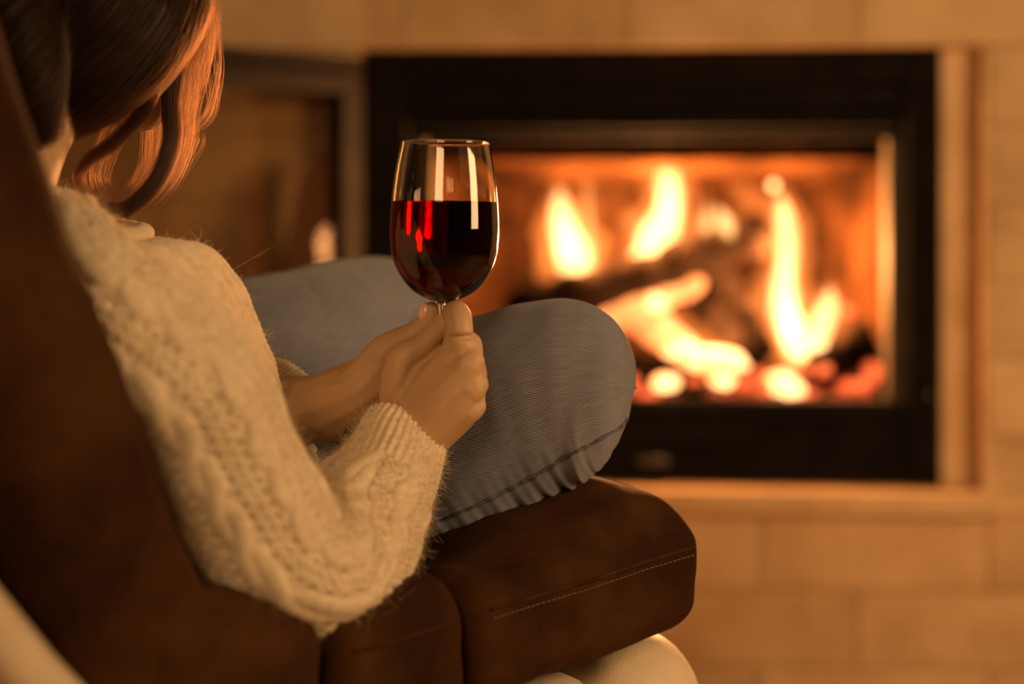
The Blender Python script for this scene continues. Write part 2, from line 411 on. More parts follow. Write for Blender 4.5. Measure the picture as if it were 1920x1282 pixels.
# ------------------------------------------------------------------ fireplace insert
ins = empty('fireplace_insert', W0, YAW)
tag(ins, 'black steel fireplace insert with open glass door in the stone wall', 'fireplace')
IL, IR = -0.916, 0.0
def zy(py, Z=2.82): return CZ-(py-HOR)/FPX*Z
def ux(px, Z=2.82): return ((px-960)/FPX*Z-W0[0])
FL, FR, FB, FT = -0.828, ux(1668), zy(752), zy(258)     # fire opening
y0, y1 = 0.028, 0.085
MB().box(FR+0.028, IR, y0, y1, OB+0.002, OT-0.002).build('side_post', M['black_steel'], ins, False, 0.002)
MB().box(IL, FL-0.028, y0, y1, OB+0.002, OT-0.002).build('side_post', M['black_steel'], ins, False, 0.002)
MB().box(FL-0.028, FR+0.028, y0, y1, zy(150), OT-0.002).build('top_rail', M['black_steel'], ins, False, 0.002)
MB().box(FL-0.028, FR+0.028, y0+0.03, y1, FT, zy(150)).build('vent_back', M['black_steel'], ins, False)
for pa, pb in ((162, 198), (212, 240)):
    o = MB().box(FL-0.02, FR+0.02, y0+0.005, y0+0.018, zy(pb), zy(pa)).build('vent_slat', M['black_steel'], ins, False, 0.002)
MB().box(FL-0.028, FR+0.028, y0, y1, zy(792), FB).build('bottom_rail', M['black_steel'], ins, False, 0.003)
MB().box(FL-0.028, FR+0.028, y0+0.008, y1, OB+0.002, zy(796)).build('ash_panel', M['black_steel'], ins, False, 0.002)
MB().box(FL+0.02, FR-0.20, y0-0.002, y0+0.008, zy(842), zy(804)).build('air_grille', M['black_steel'], ins, False, 0.002)
kb = MB()
for px in (1222,):
    v, f, _ = tube(np.array([[ux(px)-0.02, y0-0.004, zy(872), 0.008], [ux(px)+0.02, y0-0.004, zy(872), 0.008]]), n=6, seg=12)
    kb.add(v, f)
kb.build('air_slider', M['grey_steel'], ins)
v, f, _ = tube(np.array([[ux(1745), y0+0.004, zy(742), 0.006], [ux(1745), y0-0.006, zy(742), 0.005]]), n=4, seg=12)
mesh_obj('latch_pin', v, f, M['grey_steel'], ins)
# inner lining of the opening (bare steel lip)
MB().box(FR, FR+0.028, y0+0.012, y1+0.03, FB, FT).build('door_jamb', M['brass_steel'], ins, False, 0.002)
MB().box(FL-0.028, FL, y0+0.012, y1+0.03, FB, FT).build('door_jamb', M['brass_steel'], ins, False, 0.002)
# firebox of firebrick panels
DB = 0.44
bl, br = FL+0.10, FR-0.10
v = [(FL-0.02, y1, FB-0.02), (FR+0.02, y1, FB-0.02), (br, DB, FB-0.02), (bl, DB, FB-0.02), (FL-0.02, y1, FT+0.06), (FR+0.02, y1, FT+0.06), (br, DB, FT+0.06), (bl, DB, FT+0.06)]
def panel(name, ids, m=M['firebrick']):
    mesh_obj(name, [v[i] for i in ids], [tuple(range(len(ids)))], m, ins, False).modifiers.new('t', 'SOLIDIFY').thickness = 0.012
panel('hearth_floor', (0, 1, 2, 3)); panel('firebox_side', (1, 5, 6, 2)); panel('firebox_side', (0, 3, 7, 4)); panel('firebox_top', (4, 7, 6, 5))
# back of the box: bricks with recessed joints
nbx, nbz = 5, 5
for i in range(nbz):
    for j in range(nbx+1):
        a = bl+(br-bl)*(j-(0.5 if i % 2 else 0))/nbx; b2 = a+(br-bl)/nbx
        a, b2 = max(a, bl), min(b2, br)
        if b2-a < 0.02: continue
        za = FB-0.02+(FT-FB+0.08)*i/nbz; zb = FB-0.02+(FT-FB+0.08)*(i+1)/nbz
        MB().box(a+0.002, b2-0.002, DB-0.008, DB+0.02, za+0.002, zb-0.002).build('fire_brick', M['firebrick'], ins, False, 0.002)
mesh_obj('firebox_back', [v[2]+np.array((0, .004, 0)), v[3]+np.array((0, .004, 0)), v[7]+np.array((0, .004, 0)), v[6]+np.array((0, .004, 0))], [(0, 1, 2, 3)], M['char'], ins, False).modifiers.new('t', 'SOLIDIFY').thickness = 0.01
# smoke baffle
mesh_obj('smoke_baffle', [(FL, y1+0.02, FT-0.012), (FR, y1+0.02, FT-0.012), (br, DB-0.12, FT-0.055), (bl, DB-0.12, FT-0.055)], [(0, 1, 2, 3)], M['firebrick'], ins, False).modifiers.new('t', 'SOLIDIFY').thickness = 0.02
# open door: a leaf hinged on the insert's outer edge, swung into the room
door_dir = np.array([-0.197, -0.255]); ang = math.atan2(door_dir[1], door_dir[0])
hinge = P(668, HOR, 2.858)
door = empty('door', (0, 0, 0)); door.parent = ins
mw = Matrix.Rotation(-YAW, 4, 'Z') @ Matrix.Translation(Vector((hinge[0]-W0[0], hinge[1]-W0[1], 0))) @ Matrix.Rotation(ang, 4, 'Z')
door.matrix_local = mw
DW, D0, D1 = 0.84, OB+0.012, OT-0.016
DTB = 0.058
MB().box(0, DW, -0.016, 0.016, D1-DTB, D1).build('door_rail', M['black_steel'], door, False, 0.003)
MB().box(0, DW, -0.016, 0.016, D0, D0+0.07).build('door_rail', M['black_steel'], door, False, 0.003)
MB().box(0, 0.05, -0.016, 0.016, D0+0.07, D1-DTB).build('door_stile', M['black_steel'], door, False, 0.003)
MB().box(DW-0.06, DW, -0.016, 0.016, D0+0.07, D1-DTB).build('door_stile', M['black_steel'], door, False, 0.003)
MB().box(0.03, DW-0.03, 0.018, 0.026, D1-DTB+0.012, D1-DTB+0.03).build('glass_clip_bar', M['black_steel'], door, False, 0.002)
MB().box(0.05, DW-0.06, -0.002, 0.002, D0+0.07, D1-DTB).build('glass_pane', M['door_glass'], door, False)
v_, f_, _ = tube(np.array([[DW-0.03, -0.045, 0.60, 0.008], [DW-0.03, -0.045, 0.80, 0.008]]), n=6, seg=12)
hb = MB().add(v_, f_)
for zz in (0.62, 0.78):
    v_, f_, _ = tube(np.array([[DW-0.03, -0.012, zz, 0.006], [DW-0.03, -0.045, zz, 0.006]]), up=(1, 0, 0), n=4, seg=10); hb.add(v_, f_)
hb.build('door_handle', M['grey_steel'], door)

# ------------------------------------------------------------------ logs, embers, flames
def log(name, rows, label, m=M['char'], seed=0.0, rough=0.16):
    p = pathpx(rows)
    vv, ff, _ = tube(p, n=40, seg=28)
    c = np.repeat(catmull(p, 40)[:, :3], 28, 0)
    base = vv.copy()
    rad = p[:, 3].mean()
    for i in range(len(vv)):
        cc = c[min(i, len(c)-1)] if i < len(c) else p[0 if i < len(c)+57 else -1, :3]
        d = base[i]-cc; k = 1+rough*2*nz(base[i]+seed, 28)+rough*nz(base[i]+seed, 80)
        vv[i] = cc+d*k
    o = mesh_obj(name, vv, ff, m); tag(o, label, 'log')
    return o
log('firewood_log', [(985, 568, 2.96, 0.030), (1100, 545, 2.97, 0.034), (1230, 508, 2.98, 0.036), (1340, 468, 2.99, 0.038), (1425, 440, 3.0, 0.034)], 'long charred log lying slanted across the top of the fire', seed=1)
log('firewood_log', [(1410, 645, 2.93, 0.036), (1375, 600, 2.97, 0.043), (1345, 560, 3.02, 0.045), (1330, 540, 3.08, 0.04)], 'thick dark split log propped in the middle of the fire', seed=5)
log('firewood_log', [(1535, 692, 2.93, 0.030), (1585, 658, 2.96, 0.036), (1615, 636, 2.98, 0.030)], 'short blackened log lying under the small flame by the brass-coloured jamb', seed=9)
log('firewood_log', [(1120, 690, 2.96, 0.03), (1220, 700, 2.95, 0.03), (1300, 715, 2.93, 0.026)], 'low charred log at the bottom beneath the glowing log', seed=13)
log('firewood_log', [(1145, 600, 2.955, 0.020), (1215, 565, 2.965, 0.022), (1300, 535, 2.975, 0.018)], 'glowing orange log under the slanted charred log', M['ember_log'], 17, 0.2)
log('firewood_log', [(1190, 600, 2.95, 0.02), (1255, 640, 2.93, 0.022), (1310, 672, 2.91, 0.020)], 'short glowing branch leading down into the white-hot embers', M['ember_log'], 21, 0.2)
def rock(name, px, py, Z, rx, ry, m, label, group, seed):
    c = P(px, py, Z); s = Z/FPX
    vv, ff = ellipsoid((0, 0, 0), np.diag([rx*s, 0.5*(rx+ry)*s, ry*s]), 8)
    vv = rumple(vv, 0.28*min(rx, ry)*s, 0.9/(min(rx, ry)*s), seed)
    o = mesh_obj(name, vv, ff, m); o.location = c
    tag(o, label, 'ember', group)
for i, (px, py, rx, ry) in enumerate([(1330, 672, 66, 20), (1275, 655, 34, 16), (1385, 680, 26, 14), (1248, 716, 26, 15), (1355, 713, 22, 14), (1462, 716, 32, 20), (1484, 730, 26, 14), (1500, 640, 20, 14), (1530, 648, 20, 12), (1228, 565, 16, 13)]):
    rock('ember', px, py, 2.89-0.0004*(750-py)*0+0.02*(i % 3), rx, ry, M['ember_white'], {0: 'largest white-hot ember, a long slab glowing under the low flame', 9: 'white-hot ember perched high beneath the slanted charred log'}.get(i, 'small white-hot ember in the bed of the fire'), None if i in (0, 9) else 'small white-hot embers', i*3.1)
for i, (px, py, rx, ry) in enumerate([(1215, 738, 26, 11), (1300, 712, 18, 11), (1395, 716, 16, 12), (1510, 738, 22, 9), (1590, 722, 22, 11), (1634, 700, 17, 24), (1545, 694, 15, 11), (1513, 692, 14, 12), (1425, 700, 14, 10), (1435, 725, 14, 12), (1590, 585, 11, 9), (1180, 715, 18, 14), (1615, 722, 18, 10)]):
    rock('ember', px, py, 2.90+0.015*(i % 3), rx, ry, M['ember_red'], {5: 'upright red ember standing against the firebox side', 10: 'tiny red ember on top of the blackened log beside the short flame'}.get(i, 'red glowing ember lying in the bed of the fire'), None if i in (5, 10) else 'red embers', 50+i*2.7)
for i in range(26):
    px = 960+i*27+random.uniform(-8, 8); py = 738+random.uniform(-16, 8)
    rock('ember', px, py, 2.92+random.uniform(0, 0.07), random.uniform(14, 26), random.uniform(10, 17), M['ember_dull'], 'dull half-burnt coal on the hearth floor', 'dull coals', 100+i*1.9)
rock('spark', 1450, 347, 2.95, 9, 8, M['ember_white'], 'single bright spark flying above the fire', None, 300)

def flame(rows, label, core=None, outer='flame_outer', thick=0.8, seed=0.0):
    """rows: px, py, half width in px, depth"""
    p = np.array([[*P(a[0], a[1], a[3]), max(a[2], 1.5)*a[3]/FPX] for a in rows])
    def wob(T, L, R): return R*(0.16*np.sin(2*np.pi*(2*T+L*9+seed))+0.10*np.sin(2*np.pi*(3*T-L*17+seed*2)))
    po = p.copy(); po[:, 3] *= 1.28
    vv, ff, _ = tube(po, up=(1, 0, 0), n=28, seg=20, disp=wob, aspect=thick)
    o = mesh_obj('flame', vv, ff, M[outer]); tag(o, label, 'flame')
    if core:
        q = p.copy(); q[:, 3] *= core
        mid = p[:, :3].copy(); q[-1, :3] = p[-1, :3]*0.6+p[-2, :3]*0.4
        vv, ff, _ = tube(q, up=(1, 0, 0), n=24, seg=16, disp=wob, aspect=thick)
        mesh_obj('flame_core', vv, ff, M['flame_core'], o)
    return o
flame([(1090, 520, 40, 3.03), (1072, 470, 60, 3.03), (1058, 425, 48, 3.03), (1050, 375, 24, 3.03), (1046, 335, 6, 3.03)], 'broad flame at the low end of the slanted log', 0.55, seed=.1)
flame([(1112, 490, 16, 3.05), (1105, 430, 16, 3.05), (1102, 370, 15, 3.05), (1101, 325, 7, 3.05)], 'thin straight flame beside the tall central flame', 0.3, seed=.4)
flame([(1190, 492, 30, 3.0), (1225, 455, 54, 3.01), (1250, 405, 50, 3.02), (1254, 350, 40, 3.02), (1248, 305, 20, 3.02), (1243, 278, 5, 3.02)], 'tall central flame above the slanted log', 0.58, seed=.7)
flame([(1326, 446, 18, 2.97), (1325, 415, 20, 2.97), (1326, 385, 9, 2.97), (1328, 365, 3, 2.97)], 'small flame on the slanted log', 0.5, seed=.2)
flame([(1362, 440, 20, 2.96), (1360, 418, 22, 2.96), (1350, 395, 12, 2.96), (1345, 380, 4, 2.96)], 'small round flame on top of the slanted log', 0.62, seed=.3)
flame([(1448, 430, 16, 3.06), (1425, 395, 24, 3.06), (1395, 365, 20, 3.06), (1370, 345, 8, 3.06)], 'dim leaning flame behind the log end', None, seed=.9)
flame([(1495, 660, 42, 2.95), (1475, 600, 50, 2.95), (1470, 540, 46, 2.96), (1476, 470, 38, 2.97), (1470, 400, 32, 2.98), (1460, 350, 14, 2.98)], 'tallest flame rising from the embers past the log end', 0.5, seed=.5)
flame([(1500, 660, 22, 2.93), (1490, 625, 34, 2.93), (1478, 575, 24, 2.94), (1475, 520, 10, 2.94)], 'bright inner flame at the foot of the tallest flame', 0.7, seed=.15)
flame([(1528, 660, 28, 2.94), (1538, 615, 34, 2.94), (1554, 570, 28, 2.95), (1558, 520, 8, 2.95)], 'short flame above the blackened log', 0.6, seed=.8)
flame([(1335, 682, 44, 2.93), (1300, 655, 40, 2.93), (1262, 612, 26, 2.94), (1240, 568, 18, 2.95), (1245, 540, 6, 2.95)], 'low flame licking over the white-hot embers', 0.36, seed=.6)
flame([(1180, 600, 24, 2.98), (1195, 570, 22, 2.98), (1225, 545, 12, 2.98), (1245, 530, 3, 2.98)], 'small flame under the slanted log', 0.5, seed=.35)
flame([(1180, 470, 70, 3.10), (1170, 420, 80, 3.10), (1185, 370, 60, 3.10), (1200, 320, 18, 3.10)], 'dim wide flame at the back of the firebox', None, 'flame_dim', 0.3, seed=.25)
flame([(1560, 560, 40, 3.08), (1550, 490, 52, 3.08), (1530, 420, 48, 3.08), (1510, 350, 14, 3.08)], 'dim wide flame along the firebox side', None, 'flame_dim', 0.3, seed=.45)

# ------------------------------------------------------------------ armchair (local x = forwards, y = towards the far side)
S1 = P(620, 1190, 1.206)
chair = empty('armchair', (S1[0], S1[1], 0), math.radians(45)); tag(chair, 'brown suede recliner armchair with cream leather shell facing the fire', 'armchair')
CWID = 0.56; SEAMZ = S1[2]; TILT = 0.063
def sink(s, w):      # where the sitter presses the cushion down
    return 0.085*math.exp(-((s+0.02)/0.16)**2)*min(1, max(0, (w-0.05)/0.10))
def segment(name, s0, s1, ztop, zbot, crown, r=0.028, seed=0.0, slope=TILT, name_c=None):
    hx, hy, hz = (s1-s0)/2, CWID/2, (ztop-zbot)/2
    vv, ff = roundbox(hx, hy, hz, min(r, hx*0.9, hz*0.9), 44)
    out = []
    for p in vv:
        s, w, zc = p[0]+(s0+s1)/2, p[1]+CWID/2, p[2]
        k = (p[2]+hz)/(2*hz)
        cw = 1-(2*w/CWID-1)**2; cs = 1-((p[0]/hx))**2
        zz = p[2]+(ztop+zbot)/2+slope*s
        press = 1.0 if name_c is None else min(1.0, max(0.0, (s-0.20)/0.15+max(0, 1-w/0.05)*0.2))
        zz += k*k*crown*press*max(cw, 0)**0.42*(0.35+0.65*max(cs, 0)**0.5)
        zz -= k*sink(s, w)
        bul = 0.008*(1-(2*k-1)**2)*(abs(p[1])/hy)**6
        q = np.array([s, w-bul if p[1] < 0 else w+bul, zz])
        q += 0.004*np.array([nz(q+seed, 14), nz(q+seed+9, 14), nz(q+seed+17, 14)])+0.0014*np.array([nz(q+seed, 45), nz(q+seed+3, 45), nz(q+seed+7, 45)])
        out.append(q)
    return mesh_obj(name, out, ff, M['suede'], chair)
segC = segment('seat_cushion', 0.134, 0.398, SEAMZ+0.006, SEAMZ-0.090, 0.050, 0.026, 1.0, TILT, 'C')
segB = segment('seat_cushion', 0.004, 0.1335, SEAMZ+0.004, SEAMZ-0.095, 0.030, 0.026, 4.0)
segA = segment('seat_cushion', -0.15, 0.0035, SEAMZ+0.012, SEAMZ-0.105, 0.02, 0.03, 8.0, -0.20)
# welt seam and stitches along the near top edge of the cushions
def surf(o):
    me = o.data; return BVHTree.FromPolygons([tuple(v.co) for v in me.vertices], [tuple(p.vertices) for p in me.polygons])
SB = {'C': surf(segC), 'B': surf(segB)}
def edge(s, dz=0.0, which='C'):
    h = SB[which].ray_cast(Vector((s, -0.3, SEAMZ-0.016+TILT*s+dz)), Vector((0, 1, 0)))
    return np.array(h[0])
vv, ff, _ = tube(np.array([[*edge(s), 0.0018] for s in np.linspace(0.150, 0.380, 12)]), n=40, seg=8); mesh_obj('seam', vv, ff, M['suede_seam'], segC)
vv, ff, _ = tube(np.array([[*edge(s, 0, 'B'), 0.0018] for s in np.linspace(0.020, 0.118, 8)]), n=24, seg=8); mesh_obj('seam', vv, ff, M['suede_seam'], segB)
st = MB()
for s in np.arange(0.150, 0.380, 0.0055):
    a = edge(s, -0.006); b = edge(s+0.0035, -0.006);     vv, ff, _ = tube(np.array([[*a, 0.0005], [*b, 0.0005]]), n=3, seg=6); st.add(vv, ff)
o = st.build('stitching', M['thread'], segC); o['kind'] = 'stuff'
# side gusset under the backrest, backrest, cream shell
B0 = np.array([-0.093, 0.0, 0.549]); BD = np.array([-0.147, 0, 0.369]); BL_ = np.linalg.norm(BD); BD /= BL_; BN = np.array([BD[2], 0, -BD[0]])
def backslab(name, m, front, thick, t0, t1, w0, w1, r, amp=0.0, seed=0.0, n=40, bow=0.0, bend=0.0):
    hx, hy, hz = thick/2, (w1-w0)/2, (t1-t0)/2
    vv, ff = roundbox(hx, hy, hz, r, n); out = []
    for p in vv:
        t = p[2]+(t0+t1)/2; w = p[1]+(w0+w1)/2; d = p[0]+front-thick/2
        kk = (p[0]+hx)/(2*hx)
        d += kk*bow*(1-(p[1]/hy)**2)*-1
        q = B0+BD*t+BN*d+np.array([0, w, 0])
        q[0] += bend*(0.30*max(0, 0.62-q[2])+0.8*max(0, 0.62-q[2])**2)
        q = q+amp*np.array([nz(q+seed, 11), nz(q+seed+5, 11), nz(q+seed+8, 11)])
        out.append(q)
    return mesh_obj(name, out, ff, m, chair)
backslab('backrest', M['suede'], 0.010, 0.115, -0.205, 0.62, 0.0, CWID, 0.05, 0.006, 3.0, bow=0.02)
shell = backslab('back_shell', M['cream_leather'], -0.142, 0.05, -0.42, 0.60, -0.006, CWID+0.006, 0.022, 0.002, 6.0, bend=1.0)
# leather covered base: two padded puffs with stitched seam, under the cushion
def puff(s0, s1, w0, w1, z0, z1, r, seed):
    hx, hy, hz = (s1-s0)/2, (w1-w0)/2, (z1-z0)/2
    vv, ff = roundbox(hx, hy, hz, r, 30); vv = vv+np.array([(s0+s1)/2, (w0+w1)/2, (z0+z1)/2])
    vv = rumple(vv, 0.0025, 22, seed)
    return mesh_obj('base_panel', vv, ff, M['cream_leather'], chair)
zb = SEAMZ-0.092
pa = puff(0.300, 0.425, -0.004, 0.54, 0.20, zb+TILT*0.33+0.002, 0.055, 2.0)
pb = puff(0.02, 0.306, 0.006, 0.54, 0.20, zb+TILT*0.2-0.006, 0.04, 5.0)
st = MB()
for k in np.arange(0, 0.12, 0.006):
    a = np.array([0.318, 0.05+k*0.4, zb+0.0205]); 
    c0 = math.pi*0.5*(k/0.12)
    a = np.array([0.345, 0.052-0.052*math.sin(c0), zb+0.02-0.055*(1-math.cos(c0))]); b = a+np.array([0.0, -0.003*math.cos(c0), -0.003*math.sin(c0)])
    vv, ff, _ = tube(np.array([[*a, 0.0007], [*b, 0.0007]]), up=(1, 0, 0), n=3, seg=6); st.add(vv, ff)
o = st.build('stitching', M['cream_thread'], pa); o['kind'] = 'stuff'
bs = MB(); bs.box(-0.05, 0.30, 0.08, 0.48, 0.03, 0.215).build('plinth', M['black_steel'], chair, False, 0.01)
for sx in (0.0, 0.26):
    for sy in (0.12, 0.44):
        vv, ff, _ = tube(np.array([[sx, sy, 0.0, 0.018], [sx, sy, 0.05, 0.022]]), up=(1, 0, 0), n=5, seg=14, caps=False); mesh_obj('foot', vv, ff+[tuple(range(13, -1, -1))], M['black_steel'], chair)

# ------------------------------------------------------------------ person
fwd = np.array([0.85, 0.53, 0]); fwd /= np.linalg.norm(fwd); rgt = np.array([fwd[1], -fwd[0], 0]); UPV = np.array([0, 0, 1.0])
neck = P(60, 335, 1.33)
headc = P(195, -70, 1.385)
def chairpt(s, w, z): return np.array([S1[0]+0.7071*(s-w), S1[1]+0.7071*(s+w), z])
pelvis = chairpt(0.12, 0.35, 0.53)
person = empty('person', (pelvis[0], pelvis[1], 0)); tag(person, 'person in cream cable-knit sweater and jeans holding a glass of red wine', 'person')
PO = np.array([pelvis[0], pelvis[1], 0.0])
def pbuild(name, v, f, m, parent=person, uv=None, smooth=True):
    off = PO if parent is person or parent.parent is person else 0
    return mesh_obj(name, np.asarray(v)-off, f, m, parent, smooth, uv)

near_arm = [(75, 470, 1.26, 0.036), (120, 552, 1.215, 0.038), (262, 672, 1.21, 0.040), (365, 745, 1.21, 0.043), (440, 915, 1.225, 0.040), (560, 1065, 1.245, 0.037), (620, 1060, 1.27, 0.032), (690, 940, 1.335, 0.027), (755, 828, 1.388, 0.018)]
far_arm = [(10, 420, 1.45, 0.045), (60, 520, 1.50, 0.045), (190, 760, 1.52, 0.040), (330, 860, 1.52, 0.036), (470, 800, 1.47, 0.029), (600, 765, 1.433, 0.022)]
near_leg = [(398, 1050, 1.50, 0.07), (700, 890, 1.515, 0.06), (850, 812, 1.505, 0.058), (1000, 755, 1.495, 0.048), (1070, 728, 1.49, 0.036)]
near_shin = [(1065, 735, 1.50, 0.034), (1010, 785, 1.575, 0.040), (850, 840, 1.66, 0.042), (760, 850, 1.71, 0.03)]
near_foot = [(760, 850, 1.71, 0.028), (680, 838, 1.75, 0.03), (600, 820, 1.75, 0.024)]
far_leg = [(261, 930, 1.62, 0.08), (420, 728, 1.67, 0.074), (560, 668, 1.73, 0.066), (722, 604, 1.80, 0.056)]
far_shin = [(722, 604, 1.80, 0.05), (800, 720, 1.76, 0.048), (890, 830, 1.72, 0.038), (930, 850, 1.70, 0.03)]
far_foot = [(930, 850, 1.70, 0.028), (1000, 830, 1.68, 0.028), (1050, 815, 1.68, 0.022)]
spine = np.array([[*(pelvis+np.array([0, 0, -0.03])), 0.105], [*(pelvis*0.7+neck*0.3-fwd*0.03), 0.10], [*(pelvis*0.35+neck*0.65-fwd*0.035-UPV*0.01), 0.105], [*(neck-fwd*0.02-UPV*0.06), 0.075]])
# head and face
hd = np.array([0.55, 0.80, -0.28]); hd /= np.linalg.norm(hd); frgt = rgt; rgt = np.array([hd[1], -hd[0], 0]); rgt /= np.linalg.norm(rgt); hu = np.cross(rgt, hd); hu /= np.linalg.norm(hu)
if hu[2] < 0: hu = -hu
def hp(f, r, u): return headc+hd*f+np.array([hd[1], -hd[0], 0])/math.hypot(hd[0], hd[1])*r+hu*u
parts = [tube(spine, up=rgt, n=24, seg=24, aspect=0.8)]
parts.append(tube(np.array([[*(neck-UPV*0.05-fwd*0.035), 0.046], [*(neck-fwd*0.028), 0.045], [*(neck*0.5+hp(-0.03, 0, -0.07)*0.5-fwd*0.016), 0.045], [*hp(-0.01, 0, -0.05), 0.05]]), up=rgt, n=12, seg=20))
parts.append(ellipsoid(hp(-0.01, 0, 0.02), np.array([hd*0.092, rgt*0.072, hu*0.092])))
parts.append(ellipsoid(hp(0.035, 0, -0.045), np.array([hd*0.055, rgt*0.055, hu*0.066])))
parts.append(ellipsoid(hp(0.066, 0, -0.098), np.array([hd*0.022, rgt*0.024, hu*0.018])))
parts.append(tube(np.array([[*hp(0.082, 0, 0.005), 0.008], [*hp(0.102, 0, -0.035), 0.011]]), up=rgt, n=6, seg=10))
parts.append(tube(np.array([[*hp(0.074, -0.022, -0.066), 0.005], [*hp(0.088, 0, -0.066), 0.007], [*hp(0.074, 0.022, -0.066), 0.005]]), up=hu, n=9, seg=10))
parts.append(tube(np.array([[*hp(0.078, -0.045, 0.016), 0.006], [*hp(0.090, 0, 0.014), 0.006], [*hp(0.078, 0.045, 0.016), 0.006]]), up=hu, n=9, seg=10))
for sg in (-1, 1):
    parts.append(ellipsoid(hp(-0.005, sg*0.074, -0.02), np.array([hd*0.016, rgt*0.007, hu*0.03]), 10))
    parts.append(ellipsoid(hp(0.070, sg*0.031, -0.008), np.array([hd*0.013, rgt*0.014, hu*0.011]), 10))
for a in (near_arm, far_arm, near_leg, near_shin, near_foot, far_leg, far_shin, far_foot):
    parts.append(tube(pathpx(a), n=30, seg=16))
hrgt = rgt; rgt = frgt
bv, bf = fused(parts, 0.0042, 5)
# hands, built finger by finger and fused to the wrist stubs
HZ = -0.022
def H(rows, n=14): return tube(pathpx([(a, b, c+HZ, d) for a, b, c, d in rows]), n=n, seg=12)
near_hand = [
    H([(705, 915, 1.365, 0.022), (745, 850, 1.398, 0.0245), (775, 806, 1.408, 0.0255), (800, 760, 1.405, 0.025)]),
    H([(775, 806, 1.412, 0.024), (812, 735, 1.402, 0.020), (850, 672, 1.392, 0.0135), (864, 652, 1.39, 0.0115)]),
    H([(785, 800, 1.405, 0.024), (835, 735, 1.393, 0.019), (872, 690, 1.385, 0.0130), (880, 680, 1.385, 0.0125)]),
    H([(790, 808, 1.405, 0.023), (845, 760, 1.393, 0.0175), (880, 728, 1.386, 0.0125), (888, 722, 1.387, 0.0120)]),
    H([(800, 816, 1.41, 0.020), (845, 788, 1.40, 0.0155), (876, 768, 1.392, 0.0118), (886, 762, 1.392, 0.011)]),
    H([(845, 690, 1.398, 0.013), (858, 640, 1.392, 0.0115), (858, 605, 1.395, 0.0105)]),
    H([(770, 740, 1.42, 0.026), (815, 700, 1.418, 0.022), (842, 680, 1.41, 0.015)]),
    # thumb
    H([(757, 788, 1.415, 0.018), (744, 730, 1.41, 0.0148), (748, 688, 1.407, 0.0125), (757, 668, 1.406, 0.0118), (792, 647, 1.408, 0.0098), (822, 618, 1.412, 0.0088), (838, 596, 1.418, 0.0080)], 26),
    # index: knuckle up, tip pinching the stem
    H([(862, 660, 1.39, 0.0118), (862, 622, 1.388, 0.0108), (857, 592, 1.396, 0.0112), (850, 588, 1.414, 0.0095), (842, 602, 1.427, 0.0083), (836, 618, 1.432, 0.0075)], 22),
    H([(876, 690, 1.386, 0.0125), (880, 658, 1.392, 0.0108), (878, 644, 1.404, 0.0102), (862, 646, 1.424, 0.009), (845, 655, 1.435, 0.008)], 22),
    H([(886, 728, 1.388, 0.0118), (889, 698, 1.400, 0.0102), (884, 688, 1.414, 0.0098), (862, 690, 1.435, 0.009), (842, 696, 1.440, 0.008)], 22),
    H([(884, 766, 1.393, 0.0108), (889, 740, 1.406, 0.0090), (884, 732, 1.418, 0.0085), (864, 733, 1.435, 0.008), (846, 737, 1.440, 0.007)], 22),
]
far_hand = [
    H([(470, 800, 1.49, 0.031), (545, 772, 1.465, 0.029), (600, 765, 1.455, 0.0275), (650, 748, 1.448, 0.0285), (700, 725, 1.45, 0.027)], 20),
    H([(620, 770, 1.452, 0.027), (668, 742, 1.437, 0.024), (700, 700, 1.435, 0.02), (722, 660, 1.436, 0.0145), (752, 640, 1.432, 0.0115), (785, 622, 1.428, 0.0100), (802, 604, 1.425, 0.0094), (808, 584, 1.423, 0.0082)], 32),
    H([(690, 730, 1.455, 0.024), (750, 700, 1.465, 0.021), (790, 680, 1.47, 0.018)]),
    H([(780, 668, 1.458, 0.0105), (830, 648, 1.452, 0.009), (862, 655, 1.447, 0.0085), (880, 668, 1.43, 0.0075)]),
    H([(785, 695, 1.46, 0.0105), (838, 680, 1.456, 0.0092), (866, 690, 1.448, 0.0085), (880, 700, 1.43, 0.0078)]),
    H([(785, 722, 1.46, 0.0105), (838, 715, 1.456, 0.009), (862, 722, 1.448, 0.0083), (876, 730, 1.43, 0.0075)]),
    H([(775, 748, 1.458, 0.0095), (825, 748, 1.452, 0.008), (850, 753, 1.445, 0.0073), (866, 756, 1.43, 0.0068)]),
]
hv1, hf1 = fused(near_hand, 0.0014, 9); hv2, hf2 = fused(far_hand, 0.0015, 7)
mb = MB().add(bv-PO, bf).add(hv1-PO, hf1).add(hv2-PO, hf2)
body = mb.build('body', M['skin'], person)
# thumb nail of the far hand
c = P(800, 585, 1.423+HZ); nrm = np.array([-0.35, -0.92, 0.15]); nrm /= np.linalg.norm(nrm); ln = np.array([0.12, 0, 1.0]); ln -= (ln@nrm)*nrm; ln /= np.linalg.norm(ln); sd = np.cross(ln, nrm)
vv, ff = ellipsoid(c+nrm*0.0055, np.array([sd*0.0048, ln*0.0072, nrm*0.0028]), 12)
nl = mesh_obj('fingernail', vv-PO, ff, M['nail'], body)

